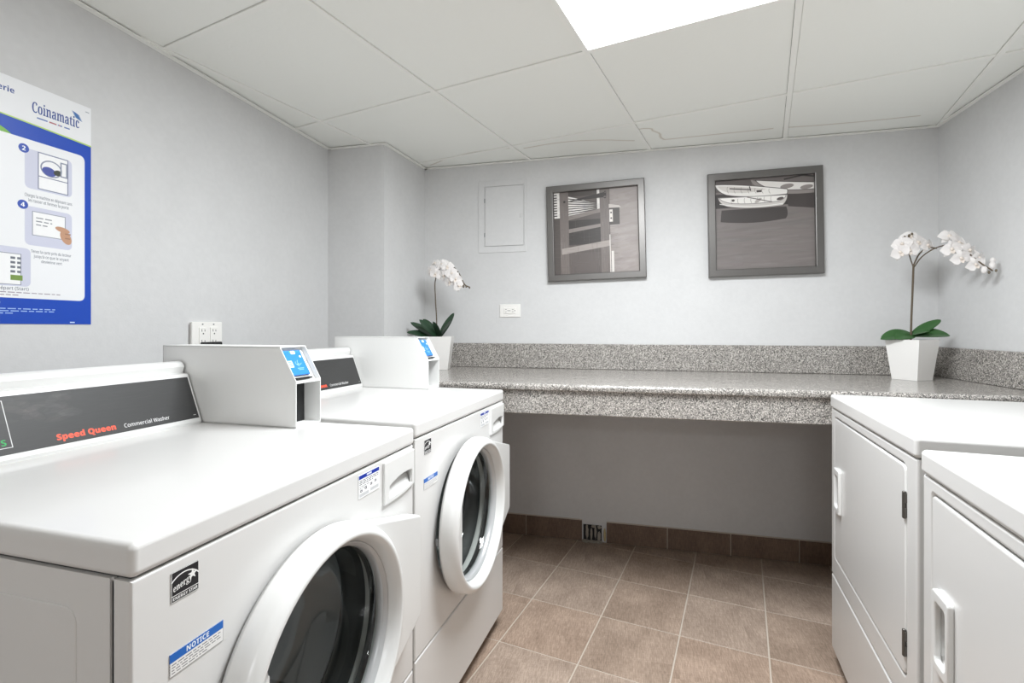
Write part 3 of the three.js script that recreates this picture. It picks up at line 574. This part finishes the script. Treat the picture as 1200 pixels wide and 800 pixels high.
// ------------------------------------------------------------ poster
{
  const PW = .46, PH = .622;
  const t = canvasTex(1120, 1514, (x, w, h) => {
    const k = w / PW, X = (z) => (-z - .635) * k, Y = (y) => (1.762 - y) * k;   // wall metres -> canvas
    x.fillStyle = '#f1f2f4'; x.fillRect(0, 0, w, h);
    const yb = Y(1.652), blue = '#0f48b8';
    x.fillStyle = '#b8d86a'; x.beginPath(); x.moveTo(0, yb - 50); x.quadraticCurveTo(w * .6, yb - 34, w, yb - 6); x.lineTo(w, h); x.lineTo(0, h); x.fill();
    x.fillStyle = blue; x.beginPath(); x.moveTo(0, yb - 44); x.quadraticCurveTo(w * .6, yb - 26, w, yb + 4); x.lineTo(w, h); x.lineTo(0, h); x.fill();
    x.fillStyle = '#7ab648'; x.beginPath(); x.moveTo(0, yb - 20); x.quadraticCurveTo(X(-.89), yb - 10, X(-.913), Y(1.61)); x.lineTo(0, Y(1.61)); x.fill();
    x.fillStyle = '#f4f5f7'; const r = 40, x1 = X(-1.078), y0 = Y(1.618), y1 = Y(1.206); x.beginPath(); x.moveTo(0, y0); x.lineTo(x1 - r, y0); x.quadraticCurveTo(x1, y0, x1, y0 + r); x.lineTo(x1, y1 - r); x.quadraticCurveTo(x1, y1, x1 - r, y1); x.lineTo(0, y1); x.fill();
    x.fillStyle = '#24408e'; x.font = 'bold 92px serif'; x.fillText('Coinamatic', X(-.95), Y(1.693), X(-1.064) - X(-.95));
    x.font = 'bold 46px sans-serif'; x.textAlign = 'right'; x.fillText('Buanderie', X(-.914), Y(1.722)); x.textAlign = 'left';
    x.fillStyle = '#3f6fb0'; for (let i = 0; i < 5; i++) { x.beginPath(); x.ellipse(X(-1.055) + i * 4, Y(1.732) + i * 8, 26, 3.2, .35, 0, 7); x.fill(); }
    lines(x, 1, X(-.962), Y(1.683), 270, 10, '#5872b2', 8); lines(x, 1, X(-.99), Y(1.683), 90, 10, '#b4606a', 8);
    x.fillStyle = '#9aa0aa'; x.fillRect(X(-1.08), Y(1.748), 24, 5);
    const dot = (z, y, s) => { x.fillStyle = '#3050b0'; x.beginPath(); x.arc(X(z), Y(y), 28, 0, 7); x.fill(); x.fillStyle = '#fff'; x.font = 'bold 40px sans-serif'; x.textAlign = 'center'; x.fillText(s, X(z), Y(y) + 14); x.textAlign = 'left'; };
    const card = (z0, z1, ya, yb2) => { x.fillStyle = '#d3d5e6'; const a = X(z0), b = X(z1), c = Y(ya), d = Y(yb2), q = 34; x.beginPath(); x.moveTo(a + q, c); x.lineTo(b - q, c); x.quadraticCurveTo(b, c, b, c + q); x.lineTo(b, d - q); x.quadraticCurveTo(b, d, b - q, d); x.lineTo(a + q, d); x.quadraticCurveTo(a, d, a, d - q); x.lineTo(a, c + q); x.quadraticCurveTo(a, c, a + q, c); x.fill(); };
    // step 2: an open machine
    card(-.935, -1.045, 1.594, 1.492); x.fillStyle = '#fbfbfc'; x.strokeStyle = '#6b7190'; x.lineWidth = 5; x.fillRect(X(-.965), Y(1.592), 170, 232); x.strokeRect(X(-.965), Y(1.592), 170, 232);
    x.beginPath(); x.moveTo(X(-.965), Y(1.53)); x.lineTo(X(-.965) + 170, Y(1.53)); x.stroke();
    x.lineWidth = 8; x.strokeStyle = '#8d93a6'; x.beginPath(); x.ellipse(X(-.995), Y(1.556), 58, 50, 0, 0, 7); x.stroke(); x.fillStyle = '#4a57a4'; x.beginPath(); x.ellipse(X(-.99), Y(1.548), 40, 28, .2, 0, 7); x.fill(); x.fillStyle = '#3d4236'; x.beginPath(); x.ellipse(X(-1.01), Y(1.55), 24, 18, -.3, 0, 7); x.fill(); x.strokeRect(X(-1.018), Y(1.58), 34, 90);
    x.fillStyle = '#4d5160'; x.font = '27px sans-serif'; x.textAlign = 'center';
    const cap = (z, y, rows) => rows.forEach((s, i) => x.fillText(s, X(z), Y(y) + i * 30, rows.length > 2 ? [230, 200, 120][i] : [270, 230][i]));
    cap(-.99, 1.470, ['Chargez la machine en déposant sans', 'les tasser et fermez la porte']);
    dot(-.933, 1.592, '2'); 
    // step 4: a hand at the reader
    card(-.935, -1.045, 1.446, 1.345); x.fillStyle = '#fafafa'; x.strokeStyle = '#8a8f9e'; x.lineWidth = 4; x.fillRect(X(-.952), Y(1.434), 186, 150); x.strokeRect(X(-.952), Y(1.434), 186, 150); lines(x, 3, X(-.96), Y(1.42), 90, 22, '#7d8088', 6);
    x.fillStyle = '#c79a7d'; x.beginPath(); x.ellipse(X(-1.022), Y(1.398), 44, 17, .2, 0, 7); x.fill(); x.beginPath(); x.ellipse(X(-1.03), Y(1.378), 30, 48, -.5, 0, 7); x.fill(); x.fillStyle = '#a87b62'; x.fillRect(X(-1.028), Y(1.39), 34, 8); x.fillRect(X(-1.028), Y(1.378), 30, 8);
    x.textAlign = 'center'; x.fillStyle = '#4d5160'; x.font = '25px sans-serif'; cap(-.996, 1.326, ['Tenez la carte près du lecteur', 'jusqu’à ce que le voyant', 'devienne vert']);
    dot(-.931, 1.447, '4');
    // lower step with a green button
    card(-.80, -.948, 1.335, 1.236); x.fillStyle = '#fafafa'; x.strokeStyle = '#8a8f9e'; x.fillRect(X(-.815), Y(1.318), 272, 190); x.strokeRect(X(-.815), Y(1.318), 272, 190); x.fillStyle = '#6f757f'; for (let i = 0; i < 4; i++) { x.fillRect(X(-.905), Y(1.31) + i * 28, 24, 14); x.fillRect(X(-.919), Y(1.31) + i * 28, 20, 14); } x.fillStyle = '#7c9a4c'; x.fillRect(X(-.905), Y(1.264), 62, 32);
    x.textAlign = 'right'; x.fillStyle = '#4d5160'; x.font = '27px sans-serif'; x.fillText('Départ (Start)', X(-.944), Y(1.226)); x.textAlign = 'left';
    lines(x, 2, X(-.7), Y(1.221), 770, 16, '#9a8f9a', 5); 
    // notes on the blue foot
    lines(x, 1, X(-.7), Y(1.196), 640, 14, '#cfe0fb', 11); lines(x, 3, X(-.7), Y(1.180), 740, 14, '#a9c6f4', 6); lines(x, 1, X(-1.04), Y(1.147), 60, 10, '#cfe0fb', 8);
  });
  const p = mesh('poster', new THREE.BoxGeometry(PW, PH, .0016), print(t, .35));
  p.rotation.y = Math.PI / 2; p.position.set(XL + .0012, 1.451, -.865);
  tag(p, 'blue and white instruction poster with numbered steps on the wall behind the washers', 'poster');
}

// ------------------------------------------------------------ orchids
function bend(nx, ny, fn) {                               // two-sided sheet of given thickness from a map (s, t) -> point
  const pos = [], idx = [], uv = [];
  for (let j = 0; j <= ny; j++) for (let i = 0; i <= nx; i++) { pos.push(...fn(i / nx, j / ny)); uv.push(i / nx, j / ny); }
  for (let j = 0; j < ny; j++) for (let i = 0; i < nx; i++) { const a = j * (nx + 1) + i, b = a + 1, c = a + nx + 1, d = c + 1; idx.push(a, b, d, a, d, c); }
  const g = new THREE.BufferGeometry(); g.setAttribute('position', new THREE.Float32BufferAttribute(pos, 3)); g.setAttribute('uv', new THREE.Float32BufferAttribute(uv, 2)); g.setIndex(idx); g.computeVertexNormals();
  return g;
}
function petalGeo(len, wid, cup) {                        // along +y, facing +z
  return bend(6, 7, (s, t) => { const k = Math.sin(Math.PI * Math.pow(t * .96 + .02, .75)), x = (s - .5) * wid * k; return [x, t * len, -cup * len * t * t + .25 * Math.abs(s - .5) * wid * k + .03 * len * Math.sin(s * 9 + t * 5)]; });
}
const bigPetal = petalGeo(.034, .042, .18), sepal = petalGeo(.034, .021, .22);
const flowerGeo = merge([[bigPetal, 82, .002], [bigPetal, -82, .002], [sepal, 0, 0], [sepal, 128, 0], [sepal, -128, 0]].map(([g, a, z]) => g.clone().rotateZ(a * D2R).translate(0, 0, z)));
const lipGeo = merge([new THREE.SphereGeometry(.0055, 10, 8).scale(1, 1.1, 1).translate(0, 0, .005), petalGeo(.016, .014, -.5).rotateZ(Math.PI).translate(0, -.002, .004)]);
function leafGeo(len, wid, rise, droop, fold = .25) {     // leaf leaving the pot along +x
  const top = (o) => bend(8, 14, (s, t) => { const k = Math.pow(Math.sin(Math.PI * Math.min(1, t * .93 + .07)), .6), y = rise * t - droop * t * t; return [t * len, y + fold * Math.abs(s - .5) * wid * k + o, (s - .5) * wid * k]; });
  return merge([top(0), top(-.0018)]);
}
function taperPot(top, bot, h) {                          // square tapered planter with a wall
  const g = new THREE.CylinderGeometry(top * Math.SQRT2 / 2, bot * Math.SQRT2 / 2, h, 4, 1, true).rotateY(Math.PI / 4).translate(0, h / 2, 0);
  const inn = new THREE.CylinderGeometry((top - .012) * Math.SQRT2 / 2, (bot - .012) * Math.SQRT2 / 2, h, 4, 1, true).rotateY(Math.PI / 4).translate(0, h / 2, 0); inn.scale(-1, 1, 1);
  const rim = []; const T = top / 2, I = top / 2 - .006;
  for (const [x0, x1, z0, z1] of [[-T, T, -T, -I], [-T, T, I, T], [-T, -I, -I, I], [I, T, -I, I]]) rim.push(bx(x0, x1, h - .004, h, z0, z1));
  return merge([g.toNonIndexed(), inn.toNonIndexed(), ...rim, bx(-bot / 2, bot / 2, 0, .004, -bot / 2, bot / 2)].map((q) => { q.computeVertexNormals(); return q; }));
}
function orchid(at, turn, pot, leaves, stems, flowers, buds, mat, label, lift) {
  const o = group('potted_orchid'); o.position.set(...at); tag(o, label, 'orchid', 'white orchids in square pots');
  const P = mesh('pot', taperPot(...pot).rotateY(turn), M.pot, o);
  mesh('moss', new THREE.BoxGeometry(pot[0] - .014, .01, pot[0] - .014).rotateY(turn).translate(0, pot[2] - .014, 0), M.moss, o);
  for (const [ang, len, wid, rise, droop, tilt] of leaves) { const g = leafGeo(len, wid, rise, droop); if (tilt) g.rotateX(tilt); mesh('leaf', g.rotateY(ang * D2R).translate(0, pot[2] + (lift || -.008), 0), mat, o); }
  for (const [pts, r] of stems) mesh('stem', new THREE.TubeGeometry(new THREE.CatmullRomCurve3(pts.map((v) => new THREE.Vector3(...v))), 40, r, 8), M.stem, o);
  const dummy = new THREE.Object3D();
  for (const [x, y, z, dx, dy, dz, roll, sc] of flowers) {
    const f = mesh('flower', flowerGeo, M.petal, o); f.position.set(x, y, z);
    dummy.position.set(0, 0, 0); dummy.lookAt(dx, dy, dz); dummy.rotateZ(roll); f.quaternion.copy(dummy.quaternion); f.scale.setScalar(sc);
    mesh('lip', lipGeo, M.lip, f);
  }
  for (const [x, y, z, r] of buds) mesh('bud', new THREE.SphereGeometry(r, 12, 10).scale(.85, 1.25, .85).translate(x, y, z), r > .008 ? M.petal : M.bud, o);
  return o;
}
// left orchid, base at (-1.0, .912, -2.45)
orchid([-1.005, .9125, -2.45], .25, [.15, .105, .172],
  [[192, .165, .05, .06, .02, -.7], [172, .14, .05, .10, .0, -.6], [140, .1, .045, .13, .02, -.4], [60, .07, .05, .14, .0, .3], [8, .085, .045, .12, .0, .7], [250, .07, .045, .11, .02, -.3], [178, .075, .05, .125, .0, -.7]],
  [[[[-.012, .15, 0], [-.012, .26, .002], [-.02, .38, .0], [-.022, .47, -.005], [.01, .535, 0], [.07, .545, .01], [.12, .5, .02], [.155, .44, .03], [.185, .425, .035]], .0032]],
  [[-.035, .52, .02, -.5, .1, 1, .2, 1.05], [-.005, .5, .03, .1, -.05, 1, -.3, 1.1], [.025, .55, .015, .0, .3, 1, .5, 1.05], [.06, .535, .03, .3, .2, 1, 0, 1.1], [.04, .49, .03, -.2, -.2, 1, .6, 1], [.085, .5, .035, .5, 0, 1, .3, 1.1], [.11, .47, .04, .3, -.1, 1, -.4, 1.1], [.075, .455, .035, -.1, -.3, 1, .1, 1], [.125, .435, .04, .6, -.2, 1, .9, .95], [-.02, .56, 0, -.3, .6, .8, 0, .9]],
  [[.15, .432, .034, .0065], [.165, .43, .036, .0055], [.183, .424, .036, .005]], M.leafDark,
  'white orchid with dark upright leaves in the corner beside the column');
// right orchid, base at (1.135, .912, -2.45)
orchid([1.135, .9125, -2.43], .6, [.132, .098, .168],
  [[186, .115, .07, .012, .032, -.6], [212, .085, .06, .008, .026, -.6], [-6, .13, .062, .03, .03, .62], [28, .11, .045, .075, .0, .5], [150, .08, .05, .03, .02, -.4], [-30, .06, .04, .04, .02, .5]],
  [[[[-.004, .15, 0], [-.002, .25, 0], [.002, .36, 0], [.006, .485, .0]], .004], [[[.006, .47, 0], [-.008, .52, .0], [-.015, .56, 0], [-.012, .6, 0]], .0025],
    [[[.006, .47, 0], [.03, .515, .015], [.065, .545, .04], [.1, .553, .07], [.115, .54, .1], [.13, .5, .14], [.138, .465, .18], [.16, .43, .21]], .0026], [[[.005, .48, 0], [.025, .53, .01], [.05, .55, .02], [.075, .545, .03]], .003]],
  [[-.04, .57, .01, -.5, .1, 1, .2, 1.15], [-.05, .535, .02, -.6, -.2, 1, .5, 1.1], [-.005, .6, .0, 0, .5, 1, -.2, 1.05], [.015, .575, .01, .2, .2, 1, .4, 1.15], [-.02, .54, .025, -.1, -.1, 1, 0, 1.1], [.045, .56, .02, .5, .1, 1, .3, 1],
    [.095, .585, .07, .1, .5, 1, 0, 1.15], [.115, .555, .09, .4, .2, 1, .7, 1.15], [.09, .53, .1, -.4, -.1, 1, .2, 1.1], [.135, .52, .12, .5, .1, 1, -.4, 1.1], [.105, .49, .13, -.3, -.3, 1, .3, 1.05], [.15, .485, .15, .4, .1, 1, .1, 1], [.13, .46, .17, -.2, -.3, 1, .5, .95]],
  [[.14, .435, .2, .0115], [.165, .45, .2, .012], [.152, .425, .205, .005], [.168, .43, .215, .0045], [.172, .47, .19, .01], [-.012, .605, .005, .006], [-.002, .612, .005, .005], [-.028, .6, .005, .005]], M.leaf,
  'white orchid with broad green leaves and a drooping spray, on the counter by the dryers', .018);

renderer.render(scene, camera);
